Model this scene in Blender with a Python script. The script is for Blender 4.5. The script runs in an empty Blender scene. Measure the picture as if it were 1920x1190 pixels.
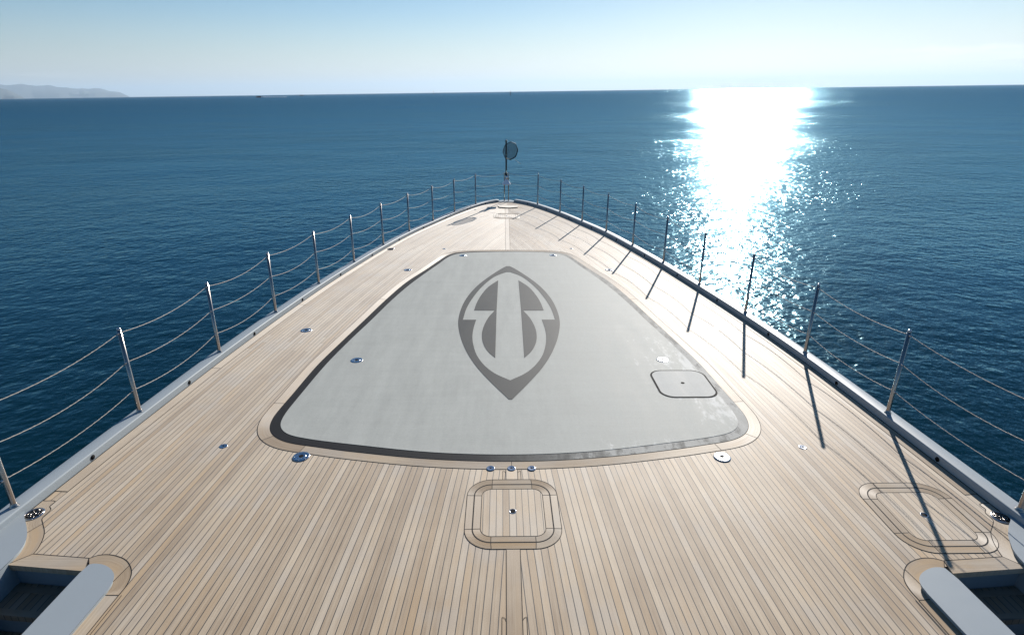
import bpy, bmesh, math, random
import numpy as np
from mathutils import Vector, Matrix
from mathutils.geometry import tessellate_polygon

random.seed(7)
S = bpy.context.scene
C = S.collection

# ------------------------------------------------------------------ camera, sky, sun, exposure
# Everything on the yacht is laid out in the yacht's own frame (x starboard, y ahead, z up,
# origin on the deck below the camera) and trimmed to the sea at the end.
UP = Vector((-0.018572, -0.013780, 0.999733))          # the sea's vertical seen from the yacht
TRIM = UP.rotation_difference(Vector((0, 0, 1))).to_matrix().to_4x4()
SEA = -4.3                                              # water level
BOAT = []                                               # things that ride with the yacht

CAM_R = Matrix(((0.999835, 0.001128, -0.018119), (-0.017350, 0.353192, -0.935390), (0.005344, 0.935550, 0.353153)))
cam = bpy.data.cameras.new('camera')
cam.sensor_width = 36.0
cam.lens = 1074.73 / 1920 * 36
cam.clip_start, cam.clip_end = 0.05, 200000
cam_ob = bpy.data.objects.new('camera', cam)
C.objects.link(cam_ob)
cam_ob.matrix_world = TRIM @ Matrix.Translation((-0.17318, 0, 3.3)) @ CAM_R.to_4x4()
S.camera = cam_ob

SUN_AZ, SUN_EL = 22.0, 24.6
sd = Vector((math.sin(math.radians(SUN_AZ)) * math.cos(math.radians(SUN_EL)),
             math.cos(math.radians(SUN_AZ)) * math.cos(math.radians(SUN_EL)), math.sin(math.radians(SUN_EL))))
sd = TRIM.to_3x3() @ sd
sun = bpy.data.lights.new('sun', 'SUN')
sun.energy = 4.4
sun.angle = math.radians(0.53)
sun.color = (1.0, 0.95, 0.88)
sun_ob = bpy.data.objects.new('sun', sun)
C.objects.link(sun_ob)
sun_ob.rotation_euler = sd.to_track_quat('Z', 'Y').to_euler()

W = bpy.data.worlds.new('World')
S.world = W
W.use_nodes = True
wn, wl = W.node_tree.nodes, W.node_tree.links
sky = wn.new('ShaderNodeTexSky')
sky.sky_type = 'NISHITA'
sky.sun_disc = False
sky.sun_elevation = math.asin(sd.z)
sky.sun_rotation = math.atan2(sd.x, sd.y)
sky.air_density = 1.0
sky.dust_density = 0.12
sky.ozone_density = 1.8
bg = wn['Background']
bg.inputs['Strength'].default_value = 0.055
# thin low cloud banks, by direction
tc = wn.new('ShaderNodeTexCoord')
mp = wn.new('ShaderNodeMapping')
mp.inputs['Scale'].default_value = (9, 9, 95)
wl.new(tc.outputs['Generated'], mp.inputs['Vector'])
cn = wn.new('ShaderNodeTexNoise')
cn.inputs['Scale'].default_value = 1.0
cn.inputs['Detail'].default_value = 7
cn.inputs['Roughness'].default_value = 0.6
wl.new(mp.outputs[0], cn.inputs['Vector'])
sx = wn.new('ShaderNodeSeparateXYZ')
wl.new(tc.outputs['Generated'], sx.inputs[0])


def wmath(op, a, b=None, c=None):
    n = wn.new('ShaderNodeMath')
    n.operation = op
    for i, v in enumerate((a, b, c)):
        if v is None: continue
        if isinstance(v, (int, float)): n.inputs[i].default_value = v
        else: wl.new(v, n.inputs[i])
    return n.outputs[0]


def wramp(v, a, b, t0=0.0, t1=1.0):
    n = wn.new('ShaderNodeMapRange')
    n.interpolation_type = 'SMOOTHSTEP'
    wl.new(v, n.inputs[0])
    n.inputs[1].default_value, n.inputs[2].default_value = a, b
    n.inputs[3].default_value, n.inputs[4].default_value = t0, t1
    return n.outputs[0]


az = wmath('ARCTAN2', sx.outputs[0], sx.outputs[1])
el = wmath('ARCSINE', sx.outputs[2])
# bank low on the right, a shred low on the left over the hills
topn = wn.new('ShaderNodeTexNoise')
topn.noise_dimensions = '1D'
topn.inputs['Scale'].default_value = 16
topn.inputs['Detail'].default_value = 5
wl.new(az, topn.inputs['W'])
top_r = wmath('MULTIPLY_ADD', topn.outputs[0], 0.022, 0.036)
edge_r = wramp(wmath('SUBTRACT', el, top_r), -0.004, 0.003, 1, 0)
m_r = wmath('MULTIPLY', wmath('MULTIPLY', edge_r, wramp(az, 0.45, 0.68)), wramp(cn.outputs[0], 0.25, 0.62, 0.15, 1))
band_l = wmath('MULTIPLY', wramp(el, 0.015, 0.024), wramp(el, 0.024, 0.036, 1, 0))
m_l = wmath('MULTIPLY', wmath('MULTIPLY', band_l, wramp(az, -0.66, -0.56, 1, 0)), wramp(cn.outputs[0], 0.50, 0.70))
cm = wmath('MULTIPLY', wmath('MAXIMUM', m_r, wmath('MULTIPLY', m_l, 0.5)), 0.45)
cm.node.use_clamp = True
mix = wn.new('ShaderNodeMix')
mix.data_type = 'RGBA'
wl.new(cm, mix.inputs['Factor'])
gam = wn.new('ShaderNodeGamma')                        # softer contrast between the two sides of the sky
gam.inputs['Gamma'].default_value = 0.96
hsv = wn.new('ShaderNodeHueSaturation')
wl.new(wramp(wmath('ARCSINE', sx.outputs[2]), -0.01, 0.12, 0.55, 1.34), hsv.inputs['Saturation'])   # whiter low down
wl.new(sky.outputs[0], hsv.inputs['Color'])
wl.new(hsv.outputs[0], gam.inputs['Color'])
tint = wn.new('ShaderNodeMix')
tint.data_type, tint.blend_type = 'RGBA', 'MULTIPLY'
tint.inputs['Factor'].default_value = 1
tint.inputs['B'].default_value = (0.965, 0.965, 1.03, 1)
wl.new(gam.outputs[0], tint.inputs['A'])
wl.new(tint.outputs['Result'], mix.inputs['A'])
mix.inputs['B'].default_value = (15.0, 14.7, 14.2, 1)
wl.new(mix.outputs['Result'], bg.inputs['Color'])

S.view_settings.view_transform = 'Standard'
S.view_settings.look = 'None'
S.view_settings.gamma = 1
S.view_settings.exposure = 0.80
S.cycles.use_denoising = True
S.cycles.denoising_prefilter = 'ACCURATE'
S.cycles.max_bounces = 8
S.cycles.volume_bounces = 0
S.cycles.caustics_reflective = False
S.cycles.caustics_refractive = False


# ------------------------------------------------------------------ node helper and materials
class NT:
    def __init__(self, name):
        self.m = bpy.data.materials.new(name)
        self.m.use_nodes = True
        self.n, self.l = self.m.node_tree.nodes, self.m.node_tree.links
        self.b = self.n['Principled BSDF']

    def node(self, typ, **kw):
        n = self.n.new(typ)
        for k, v in kw.items(): setattr(n, k, v)
        return n

    def set(self, sock, v):
        if isinstance(v, bpy.types.NodeSocket): self.l.new(v, sock)
        else: sock.default_value = v

    def math(self, op, a, b=None, c=None):
        n = self.node('ShaderNodeMath', operation=op)
        for i, v in enumerate((a, b, c)):
            if v is not None: self.set(n.inputs[i], v)
        return n.outputs[0]

    def vmath(self, op, a, b=None, scale=None):
        n = self.node('ShaderNodeVectorMath', operation=op)
        self.set(n.inputs[0], a)
        if b is not None: self.set(n.inputs[1], b)
        if scale is not None: self.set(n.inputs['Scale'], scale)
        return n.outputs[0]

    def comb(self, x, y, z):
        n = self.node('ShaderNodeCombineXYZ')
        for i, v in enumerate((x, y, z)): self.set(n.inputs[i], v)
        return n.outputs[0]

    def sep(self, v):
        n = self.node('ShaderNodeSeparateXYZ')
        self.l.new(v, n.inputs[0])
        return n.outputs

    def noise(self, vec, scale, detail=2.0, rough=0.5):
        n = self.node('ShaderNodeTexNoise')
        self.set(n.inputs['Vector'], vec)
        n.inputs['Scale'].default_value = scale
        n.inputs['Detail'].default_value = detail
        n.inputs['Roughness'].default_value = rough
        return n.outputs[0]

    def white(self, vec):
        n = self.node('ShaderNodeTexWhiteNoise', noise_dimensions='3D')
        self.set(n.inputs['Vector'], vec)
        return n.outputs[0]

    def step(self, v, a, b, t0=0.0, t1=1.0):
        n = self.node('ShaderNodeMapRange', interpolation_type='SMOOTHSTEP')
        self.set(n.inputs[0], v)
        for i, x in enumerate((a, b, t0, t1)): self.set(n.inputs[i + 1], x)
        return n.outputs[0]

    def mix(self, f, a, b):
        n = self.node('ShaderNodeMix', data_type='RGBA')
        self.set(n.inputs['Factor'], f)
        for k, v in (('A', a), ('B', b)):
            self.set(n.inputs[k], (*v, 1) if isinstance(v, tuple) and len(v) == 3 else v)
        return n.outputs['Result']

    def obj(self):
        return self.node('ShaderNodeTexCoord').outputs['Object']

    def bump(self, h, strength, dist):
        n = self.node('ShaderNodeBump')
        n.inputs['Strength'].default_value = strength
        n.inputs['Distance'].default_value = dist
        self.l.new(h, n.inputs['Height'])
        self.l.new(n.outputs[0], self.b.inputs['Normal'])


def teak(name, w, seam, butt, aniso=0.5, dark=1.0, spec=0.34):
    """weathered teak: u (metres across the grain) and v (metres along it) come from the mesh"""
    t = NT(name)
    uv = t.sep(t.node('ShaderNodeUVMap', uv_map='UVMap').outputs[0])
    u, v = uv[0], uv[1]
    q = t.math('DIVIDE', u, w)
    idx = t.math('FLOOR', q)
    fr = t.math('SUBTRACT', q, idx)
    off = t.white(t.comb(idx, 3.1, 0.7))
    # butt joints: alternate planks share two staggered rows
    par = t.math('MULTIPLY', t.math('MODULO', t.math('ABSOLUTE', idx), 3.0), 0.042)
    vb = t.math('ADD', t.math('DIVIDE', v, butt if butt else 1000.0), t.math('ADD', par, t.math('MULTIPLY_ADD', off, 0.012, 0.65)))
    cell = t.math('FLOOR', vb)
    cf = t.math('SUBTRACT', vb, cell)
    r1 = t.white(t.comb(idx, cell, 11.0))
    r2 = t.white(t.comb(idx, cell, 47.0))
    P = t.comb(u, v, t.math('MULTIPLY', r1, 20.0))
    streak = t.noise(t.vmath('MULTIPLY', P, (95.0, 1.6, 1.0)), 1.0, 4, 0.6)
    fine = t.noise(t.vmath('MULTIPLY', P, (420.0, 9.0, 1.0)), 1.0, 2, 0.6)
    blot = t.noise(t.obj(), 0.75, 4, 0.6)
    patch = t.noise(t.vmath('MULTIPLY', P, (14.0, 0.9, 1.0)), 1.0, 3, 0.55)
    k = t.math('MULTIPLY_ADD', t.math('SUBTRACT', r1, 0.5), 0.62, 0.5)
    k = t.math('ADD', k, t.math('MULTIPLY', t.math('SUBTRACT', streak, 0.5), 1.25))
    k = t.math('ADD', k, t.math('MULTIPLY', t.math('SUBTRACT', blot, 0.5), 1.5))
    k = t.math('ADD', k, t.math('MULTIPLY', t.math('SUBTRACT', fine, 0.5), 0.5))
    k.node.use_clamp = True
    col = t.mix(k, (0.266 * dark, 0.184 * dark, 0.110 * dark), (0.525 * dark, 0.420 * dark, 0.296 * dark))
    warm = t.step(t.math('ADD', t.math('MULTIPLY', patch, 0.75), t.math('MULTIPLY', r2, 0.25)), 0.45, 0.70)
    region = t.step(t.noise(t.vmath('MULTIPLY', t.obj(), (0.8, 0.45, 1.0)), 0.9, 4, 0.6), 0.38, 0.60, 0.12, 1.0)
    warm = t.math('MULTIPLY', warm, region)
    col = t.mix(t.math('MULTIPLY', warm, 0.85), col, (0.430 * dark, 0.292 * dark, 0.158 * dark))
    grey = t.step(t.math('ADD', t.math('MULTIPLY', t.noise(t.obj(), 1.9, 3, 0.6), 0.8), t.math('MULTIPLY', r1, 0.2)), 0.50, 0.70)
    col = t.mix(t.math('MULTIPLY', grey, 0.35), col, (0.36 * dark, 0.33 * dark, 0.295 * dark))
    if seam:
        d = t.math('ABSOLUTE', t.math('SUBTRACT', fr, 0.5))
        ms = t.step(d, 0.5 - seam / 2 / w - 0.012, 0.5 - seam / 2 / w + 0.012)
        if butt:
            mb = t.math('LESS_THAN', t.math('MULTIPLY', t.math('ABSOLUTE', t.math('SUBTRACT', cf, 0.5)), -1.0), -0.5 + 0.0022 / butt)
            ms = t.math('MAXIMUM', ms, t.math('MULTIPLY', mb, 0.8))
        col = t.mix(ms, col, (0.022, 0.021, 0.021))
    t.l.new(col, t.b.inputs['Base Color'])
    rg = t.math('MULTIPLY_ADD', streak, 0.20, 0.52)
    t.l.new(rg, t.b.inputs['Roughness'])
    t.b.inputs['Specular IOR Level'].default_value = spec
    t.b.inputs['Sheen Weight'].default_value = 0.36       # silvered, fuzzy grain
    t.b.inputs['Sheen Roughness'].default_value = 0.45
    t.b.inputs['Sheen Tint'].default_value = (1.0, 0.975, 0.945, 1)
    t.b.inputs['Anisotropic'].default_value = aniso
    tg = t.node('ShaderNodeTangent', direction_type='UV_MAP', uv_map='UVMap')
    t.l.new(tg.outputs[0], t.b.inputs['Tangent'])
    t.bump(t.math('ADD', streak, fine), 0.12, 0.004)
    return t.m


def paint(name, col, rough, var=0.06, metallic=0.0, coat=0.0, spec=0.5):
    t = NT(name)
    n = t.noise(t.obj(), 2.3, 5, 0.6)
    k = t.math('MULTIPLY_ADD', n, var * 2, 1 - var)
    c = t.mix(1.0, (0, 0, 0), tuple(col))
    t.l.new(t.vmath('SCALE', c, scale=k), t.b.inputs['Base Color'])
    t.l.new(t.math('MULTIPLY_ADD', t.noise(t.obj(), 14, 4, 0.6), 0.16, rough - 0.08), t.b.inputs['Roughness'])
    t.b.inputs['Metallic'].default_value = metallic
    t.b.inputs['Specular IOR Level'].default_value = spec
    t.b.inputs['Coat Weight'].default_value = coat
    t.b.inputs['Coat Roughness'].default_value = 0.12
    return t.m


M = {}
M['deck'] = teak('deck_teak', 0.0565, 0.0066, 6.0)
M['hatch_teak'] = teak('hatch_teak', 0.0565, 0.0055, 0)
M['board'] = teak('board_teak', 1.0, 0, 0, 0.80, 0.90, 0.40)
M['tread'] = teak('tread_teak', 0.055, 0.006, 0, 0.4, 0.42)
M['caulk'] = paint('black_caulk', (0.02, 0.02, 0.021), 0.75, spec=0.15)
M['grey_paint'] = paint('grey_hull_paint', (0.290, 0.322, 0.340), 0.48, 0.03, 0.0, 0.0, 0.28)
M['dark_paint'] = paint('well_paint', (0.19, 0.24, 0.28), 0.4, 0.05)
M['steel'] = paint('polished_steel', (0.34, 0.305, 0.28), 0.24, 0.08, 1.0)
M['chrome'] = paint('chrome', (0.45, 0.465, 0.49), 0.20, 0.05, 1.0)
M['rope'] = paint('guard_rope', (0.33, 0.30, 0.26), 0.6, 0.2, 0.0)
M['hole'] = paint('dark_hole', (0.008, 0.007, 0.007), 0.8, spec=0.1)
M['black'] = paint('black_rubber', (0.014, 0.014, 0.015), 0.45)
M['white'] = paint('white_gelcoat', (0.80, 0.82, 0.86), 0.3, 0.04)
M['red'] = paint('red_hull', (0.22, 0.06, 0.05), 0.4)
M['rust_lip'] = paint('worn_lip', (0.34, 0.20, 0.14), 0.5)


def panel_mat(name, col, salt, rough, spec=0.16):
    """worn non-slip sheet: fine cross ribs, faint wipe marks and, to starboard, dried salt; the border also gets a painted grey sheen"""
    t = NT(name)
    P = t.vmath('ADD', t.obj(), (-0.05, 9.0, 0.0))
    x, y, z = t.sep(P)
    rib = t.math('SINE', t.math('MULTIPLY', y, 190.0))
    wipe = t.noise(t.vmath('MULTIPLY', P, (5.0, 0.9, 1.0)), 1.0, 5, 0.65)
    wipe2 = t.noise(t.vmath('MULTIPLY', P, (0.8, 7.0, 1.0)), 1.0, 4, 0.6)
    spk = t.noise(P, 60, 2, 0.6)
    k = t.math('ADD', t.math('MULTIPLY_ADD', t.math('SUBTRACT', wipe, 0.5), 0.45, 1.0),
               t.math('ADD', t.math('MULTIPLY', t.math('SUBTRACT', wipe2, 0.5), 0.16), t.math('MULTIPLY', t.math('SUBTRACT', spk, 0.5), 0.22)))
    k = t.math('ADD', k, t.math('MULTIPLY', rib, 0.010))
    c = t.vmath('SCALE', t.mix(1.0, (0, 0, 0), tuple(col)), scale=k)
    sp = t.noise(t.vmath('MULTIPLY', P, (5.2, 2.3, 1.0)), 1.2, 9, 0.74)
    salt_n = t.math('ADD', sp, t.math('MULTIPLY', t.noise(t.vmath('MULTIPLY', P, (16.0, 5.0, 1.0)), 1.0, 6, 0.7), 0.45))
    # salt lies thickest along the starboard edge of the sheet, where spray dries
    edge = t.math('SUBTRACT', x, t.math('MULTIPLY_ADD', y, -0.155, 3.42))
    amt = t.math('MAXIMUM', t.step(edge, -1.1, 0.0), t.math('MULTIPLY', t.step(x, 0.2, 1.6), t.math('MULTIPLY', t.step(y, 5.35, 4.9), 0.9)))
    amt = t.math('MULTIPLY', amt, t.step(y, 9.2, 6.6))
    mask = t.step(t.math('MULTIPLY_ADD', amt, salt[1], salt_n), salt[0], salt[0] + 0.16)
    mask = t.math('MULTIPLY', mask, t.step(amt, 0.02, 0.30))
    c = t.mix(t.math('MULTIPLY', mask, salt[2]), c, (0.66, 0.655, 0.62))
    if salt[3]:  # sunward sheen painted grey into the border's starboard side, mottled with the salt
        sheen_film = t.math('MULTIPLY', t.step(x, -0.6, 1.3), t.step(salt_n, 0.55, 0.85, 0.55, 1.15))
        c = t.mix(t.math('MULTIPLY', sheen_film, salt[3]), c, (0.31, 0.306, 0.28))
    t.l.new(c, t.b.inputs['Base Color'])
    t.l.new(t.math('MULTIPLY_ADD', wipe, 0.18, rough), t.b.inputs['Roughness'])
    t.b.inputs['Specular IOR Level'].default_value = spec
    t.bump(t.math('ADD', wipe2, t.math('MULTIPLY', spk, 1.5)), 0.10, 0.003)
    return t.m


M['panel'] = panel_mat('grey_nonslip', (0.380, 0.384, 0.350), (0.87, 0.22, 0.62, 0), 0.58)
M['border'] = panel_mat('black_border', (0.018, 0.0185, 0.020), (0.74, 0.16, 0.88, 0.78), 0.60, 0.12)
M['emblem'] = panel_mat('emblem_grey', (0.064, 0.064, 0.060), (1.10, 0.10, 0.5, 0), 0.50)


def net_mat():
    t = NT('black_net')
    t.b.inputs['Base Color'].default_value = (0.012, 0.012, 0.013, 1)
    t.b.inputs['Roughness'].default_value = 0.6
    n = t.noise(t.obj(), 30, 4, 0.7)
    t.l.new(t.math('MULTIPLY_ADD', n, 1.1, -0.22), t.b.inputs['Alpha'])
    return t.m


M['net'] = net_mat()


def water_mat():
    t = NT('sea_water')
    t.n.remove(t.b)
    out = t.n['Material Output']
    pos = t.node('ShaderNodeNewGeometry').outputs['Position']
    g = bpy.data.node_groups.new('wave_height', 'ShaderNodeTree')
    g.interface.new_socket('Vector', in_out='INPUT', socket_type='NodeSocketVector')
    g.interface.new_socket('Height', in_out='OUTPUT', socket_type='NodeSocketFloat')
    gi, go = g.nodes.new('NodeGroupInput'), g.nodes.new('NodeGroupOutput')
    total = None
    for lam, amp, ang, stretch, det in ((19.0, 0.34, 22, 0.66, 1.0), (4.6, 0.13, -14, 0.75, 2.0), (1.6, 0.124, 20, 0.80, 3.0), (0.58, 0.078, -28, 0.85, 3.0), (0.22, 0.014, 8, 0.9, 1.0)):
        m = g.nodes.new('ShaderNodeMapping')
        m.inputs['Rotation'].default_value = (0, 0, math.radians(ang))
        m.inputs['Scale'].default_value = (stretch / lam, 1.0 / lam, 1.0)
        g.links.new(gi.outputs[0], m.inputs['Vector'])
        n = g.nodes.new('ShaderNodeTexNoise')
        n.inputs['Scale'].default_value = 1.6
        n.inputs['Detail'].default_value = det
        n.inputs['Roughness'].default_value = 0.5
        g.links.new(m.outputs[0], n.inputs['Vector'])
        a = g.nodes.new('ShaderNodeMath')
        a.operation = 'MULTIPLY'
        a.inputs[1].default_value = amp
        g.links.new(n.outputs[0], a.inputs[0])
        if total is None: total = a.outputs[0]
        else:
            s = g.nodes.new('ShaderNodeMath')
            s.operation = 'ADD'
            g.links.new(total, s.inputs[0])
            g.links.new(a.outputs[0], s.inputs[1])
            total = s.outputs[0]
    g.links.new(total, go.inputs[0])

    def H(v):
        n = t.node('ShaderNodeGroup')
        n.node_tree = g
        t.l.new(v, n.inputs[0])
        return n.outputs[0]
    e = 0.03
    h0 = H(pos)
    hx = H(t.vmath('ADD', pos, (e, 0, 0)))
    hy = H(t.vmath('ADD', pos, (0, e, 0)))
    gust = t.noise(t.vmath('MULTIPLY', pos, (0.006, 0.016, 0.0)), 1.0, 4, 0.6)
    gk = t.step(gust, 0.32, 0.68, 0.52, 1.12)
    cat = t.noise(t.vmath('MULTIPLY', pos, (0.045, 0.075, 0.0)), 1.0, 3, 0.6)
    gk = t.math('MULTIPLY', gk, t.step(cat, 0.30, 0.70, 0.66, 1.22))
    # out from the yacht the chop is steeper and the faces that show lean towards it
    px_, py_, pz_ = t.sep(pos)
    r = t.math('SQRT', t.math('ADD', t.math('MULTIPLY', px_, px_), t.math('MULTIPLY', py_, py_)))
    far = t.step(t.math('LOGARITHM', r, 10.0), 1.25, 2.9)
    gk = t.math('MULTIPLY', gk, t.math('MULTIPLY_ADD', far, 0.18, 1.0))
    lean = t.math('DIVIDE', t.math('MULTIPLY', far, -0.14), r)
    kx = t.math('MULTIPLY_ADD', t.math('DIVIDE', t.math('SUBTRACT', h0, hx), e), gk, t.math('MULTIPLY', px_, lean))
    ky = t.math('MULTIPLY_ADD', t.math('DIVIDE', t.math('SUBTRACT', h0, hy), e), gk, t.math('MULTIPLY', py_, lean))
    nrm = t.vmath('NORMALIZE', t.comb(kx, ky, 1.0))
    gl = t.node('ShaderNodeBsdfGlossy')
    gl.inputs['Roughness'].default_value = 0.11
    gl.inputs['Color'].default_value = (0.48, 0.83, 0.98, 1)
    t.l.new(nrm, gl.inputs['Normal'])
    body = t.node('ShaderNodeBsdfDiffuse')
    body.inputs['Color'].default_value = (0.0006, 0.0130, 0.0180, 1)
    fr = t.node('ShaderNodeFresnel')
    fr.inputs['IOR'].default_value = 1.333
    t.l.new(nrm, fr.inputs['Normal'])
    mx = t.node('ShaderNodeMixShader')
    t.l.new(t.math('MINIMUM', fr.outputs[0], 0.38), mx.inputs[0])
    t.l.new(body.outputs[0], mx.inputs[1])
    t.l.new(gl.outputs[0], mx.inputs[2])
    t.l.new(mx.outputs[0], out.inputs['Surface'])
    return t.m


M['water'] = water_mat()


def land_mat():
    t = NT('far_scrub')
    n = t.noise(t.obj(), 0.0009, 8, 0.65)
    t.l.new(t.mix(n, (0.020, 0.034, 0.034), (0.070, 0.078, 0.075)), t.b.inputs['Base Color'])
    t.b.inputs['Roughness'].default_value = 0.95
    return t.m


M['land'] = land_mat()


def foam_mat():
    t = NT('foam')
    t.b.inputs['Base Color'].default_value = (0.8, 0.82, 0.84, 1)
    t.b.inputs['Roughness'].default_value = 0.8
    return t.m


M['foam'] = foam_mat()


# ------------------------------------------------------------------ mesh helpers
class MB:
    def __init__(self):
        self.v, self.f, self.uv, self.sm = [], [], [], []

    def add(self, vs, fs, uvs=None, smooth=False):
        o = len(self.v)
        self.v += [tuple(p) for p in vs]
        for f in fs:
            self.f.append([o + i for i in f])
            self.uv.append([uvs[i] for i in f] if uvs else [(vs[i][0] + 50.2, vs[i][1]) for i in f])
            self.sm.append(smooth)

    def flat(self, outer, z, holes=(), uvf=None):
        loops = [[Vector((p[0], p[1], 0)) for p in lp] for lp in (outer, *holes)]
        pts = [p for lp in loops for p in lp]
        fs = []
        for a, b, c in tessellate_polygon(loops):
            n = (pts[b] - pts[a]).cross(pts[c] - pts[a]).z
            if abs(n) < 1e-12: continue
            fs.append((a, b, c) if n > 0 else (a, c, b))
        vs = [(p.x, p.y, z) for p in pts]
        self.add(vs, fs, [uvf(p) for p in vs] if uvf else None)

    def prism(self, outline, z0, z1, bevel=0.0, uvf=None):
        """upright block on an outline, with a rounded upper edge"""
        A = sum(a[0] * b[1] - b[0] * a[1] for a, b in zip(outline, outline[1:] + outline[:1]))
        if A < 0: outline = outline[::-1]
        rings = [(outline, z0)]
        if bevel:
            for k in range(5):
                th = k / 4 * math.pi / 2
                rings.append((offset(outline, -bevel * (1 - math.cos(th)), True), z1 - bevel + bevel * math.sin(th)))
        else: rings.append((outline, z1))
        n = len(outline)
        for (a, za), (b, zb) in zip(rings, rings[1:]):
            vs = [(p[0], p[1], za) for p in a] + [(p[0], p[1], zb) for p in b]
            self.add(vs, [(i, (i + 1) % n, n + (i + 1) % n, n + i) for i in range(n)], None, bool(bevel))
        self.flat(rings[-1][0], z1, uvf=uvf)

    def box(self, x0, x1, y0, y1, z0, z1):
        vs = [(x, y, z) for z in (z0, z1) for y in (y0, y1) for x in (x0, x1)]
        self.add(vs, [(0, 2, 3, 1), (4, 5, 7, 6), (0, 1, 5, 4), (2, 6, 7, 3), (0, 4, 6, 2), (1, 3, 7, 5)])

    def tube(self, path, r, n=8, cap=True):
        path = [Vector(p) for p in path]
        rs = r if isinstance(r, (list, tuple)) else [r] * len(path)
        vs, up = [], None
        for i, p in enumerate(path):
            d = (path[min(i + 1, len(path) - 1)] - path[max(i - 1, 0)]).normalized()
            if up is None: up = Vector((1, 0, 0)) if abs(d.x) < 0.8 else Vector((0, 0, 1))
            s = d.cross(up).normalized()
            up = s.cross(d).normalized()
            vs += [p + (s * math.cos(k * 2 * math.pi / n) + up * math.sin(k * 2 * math.pi / n)) * rs[i] for k in range(n)]
        fs = []
        for i in range(len(path) - 1):
            for k in range(n):
                a, b = i * n + k, i * n + (k + 1) % n
                fs.append((a, b, b + n, a + n))
        if cap:
            fs.append(tuple(range(n))[::-1])
            fs.append(tuple(range((len(path) - 1) * n, len(path) * n)))
        self.add(vs, fs, None, True)

    def lathe(self, prof, cx=0, cy=0, n=28):
        vs = [(cx + r * math.cos(k * 2 * math.pi / n), cy + r * math.sin(k * 2 * math.pi / n), z) for r, z in prof for k in range(n)]
        fs = []
        for i in range(len(prof) - 1):
            for k in range(n):
                a, b = i * n + k, i * n + (k + 1) % n
                fs.append((a, b, b + n, a + n))
        if prof[-1][0] > 0: fs.append(tuple(range((len(prof) - 1) * n, len(prof) * n)))
        self.add(vs, fs, None, True)

    def strip(self, path, w, z, closed=False):
        """thin flat ribbon along a path"""
        a = offset(path, w / 2, closed)
        b = offset(path, -w / 2, closed)
        n = len(path)
        vs = [(p[0], p[1], z) for p in a] + [(p[0], p[1], z) for p in b]
        fs = []
        for i in range(n if closed else n - 1):
            j = (i + 1) % n
            fs.append((i, j, n + j, n + i))
        self.add(vs, fs)

    def band(self, a, b, z, piece=0, flip=False):
        """plank between two matching paths; u runs across it, v along it"""
        n = len(a)
        vs, uvs, L = [], [], 0.0
        for i in range(n):
            if i: L += math.dist(a[i], a[i - 1])
            wd = math.dist(a[i], b[i])
            vs += [(a[i][0], a[i][1], z), (b[i][0], b[i][1], z)]
            uvs += [(piece + 0.2, L), (piece + 0.2 + wd, L)]
        fs = []
        for i in range(n - 1):
            f = (2 * i, 2 * i + 2, 2 * i + 3, 2 * i + 1)
            p = [Vector(vs[k]) for k in f]
            fs.append(f if (p[1] - p[0]).cross(p[2] - p[0]).z > 0 else f[::-1])
        self.add(vs, fs, uvs)

    def build(self, name, mat, parent=None):
        me = bpy.data.meshes.new(name)
        o = bpy.data.objects.new(name, me)
        org = Vector((0, 0, 0))
        p = parent
        while p is not None:
            org += p.location
            p = p.parent
        me.from_pydata([tuple(Vector(v) - org) for v in self.v], [], self.f)
        lay = me.uv_layers.new(name='UVMap')
        i = 0
        for u in self.uv:
            for t in u:
                lay.data[i].uv = t
                i += 1
        me.polygons.foreach_set('use_smooth', self.sm)
        me.materials.append(M[mat] if isinstance(mat, str) else mat)
        C.objects.link(o)
        if parent is not None: o.parent = parent
        else: BOAT.append(o)
        return o


def offset(path, d, closed):
    """shift a 2D path sideways (to its left) by d"""
    n, out = len(path), []
    for i in range(n):
        p0 = path[(i - 1) % n] if closed or i > 0 else path[i]
        p1 = path[(i + 1) % n] if closed or i < n - 1 else path[i]
        tx, ty = p1[0] - p0[0], p1[1] - p0[1]
        L = math.hypot(tx, ty) or 1
        out.append((path[i][0] - ty / L * d, path[i][1] + tx / L * d))
    return out


def smooth(pts, k=6, closed=False):
    """Catmull-Rom through the points"""
    n, out = len(pts), []
    for i in range(n if closed else n - 1):
        P = [Vector(pts[(i + j) % n]) if closed else Vector(pts[min(max(i + j, 0), n - 1)]) for j in (-1, 0, 1, 2)]
        t = [0.0]
        for a, b in zip(P, P[1:]): t.append(t[-1] + max((b - a).length, 1e-6) ** 0.5)
        if not closed and i == 0: P[0] = P[1] * 2 - P[2]; t = [-(t[2] - t[1]), 0, t[2] - t[1], t[3] - t[1]]
        if not closed and i == n - 2: P[3] = P[2] * 2 - P[1]; t[3] = t[2] + (t[2] - t[1])
        for s in range(k):
            x = t[1] + (t[2] - t[1]) * s / k
            L = lambda a, b, ta, tb: a * ((tb - x) / (tb - ta)) + b * ((x - ta) / (tb - ta))
            A1, A2, A3 = L(P[0], P[1], t[0], t[1]), L(P[1], P[2], t[1], t[2]), L(P[2], P[3], t[2], t[3])
            B1, B2 = L(A1, A2, t[0], t[2]), L(A2, A3, t[1], t[3])
            out.append(tuple(L(B1, B2, t[1], t[2])))
    if not closed: out.append(tuple(pts[-1]))
    return out


def resample(path, step):
    d = [0.0]
    for a, b in zip(path, path[1:]): d.append(d[-1] + math.dist(a, b))
    n = max(2, int(d[-1] / step) + 1)
    x = np.linspace(0, d[-1], n)
    A = np.array(path)
    return list(zip(np.interp(x, d, A[:, 0]), np.interp(x, d, A[:, 1])))


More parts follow.
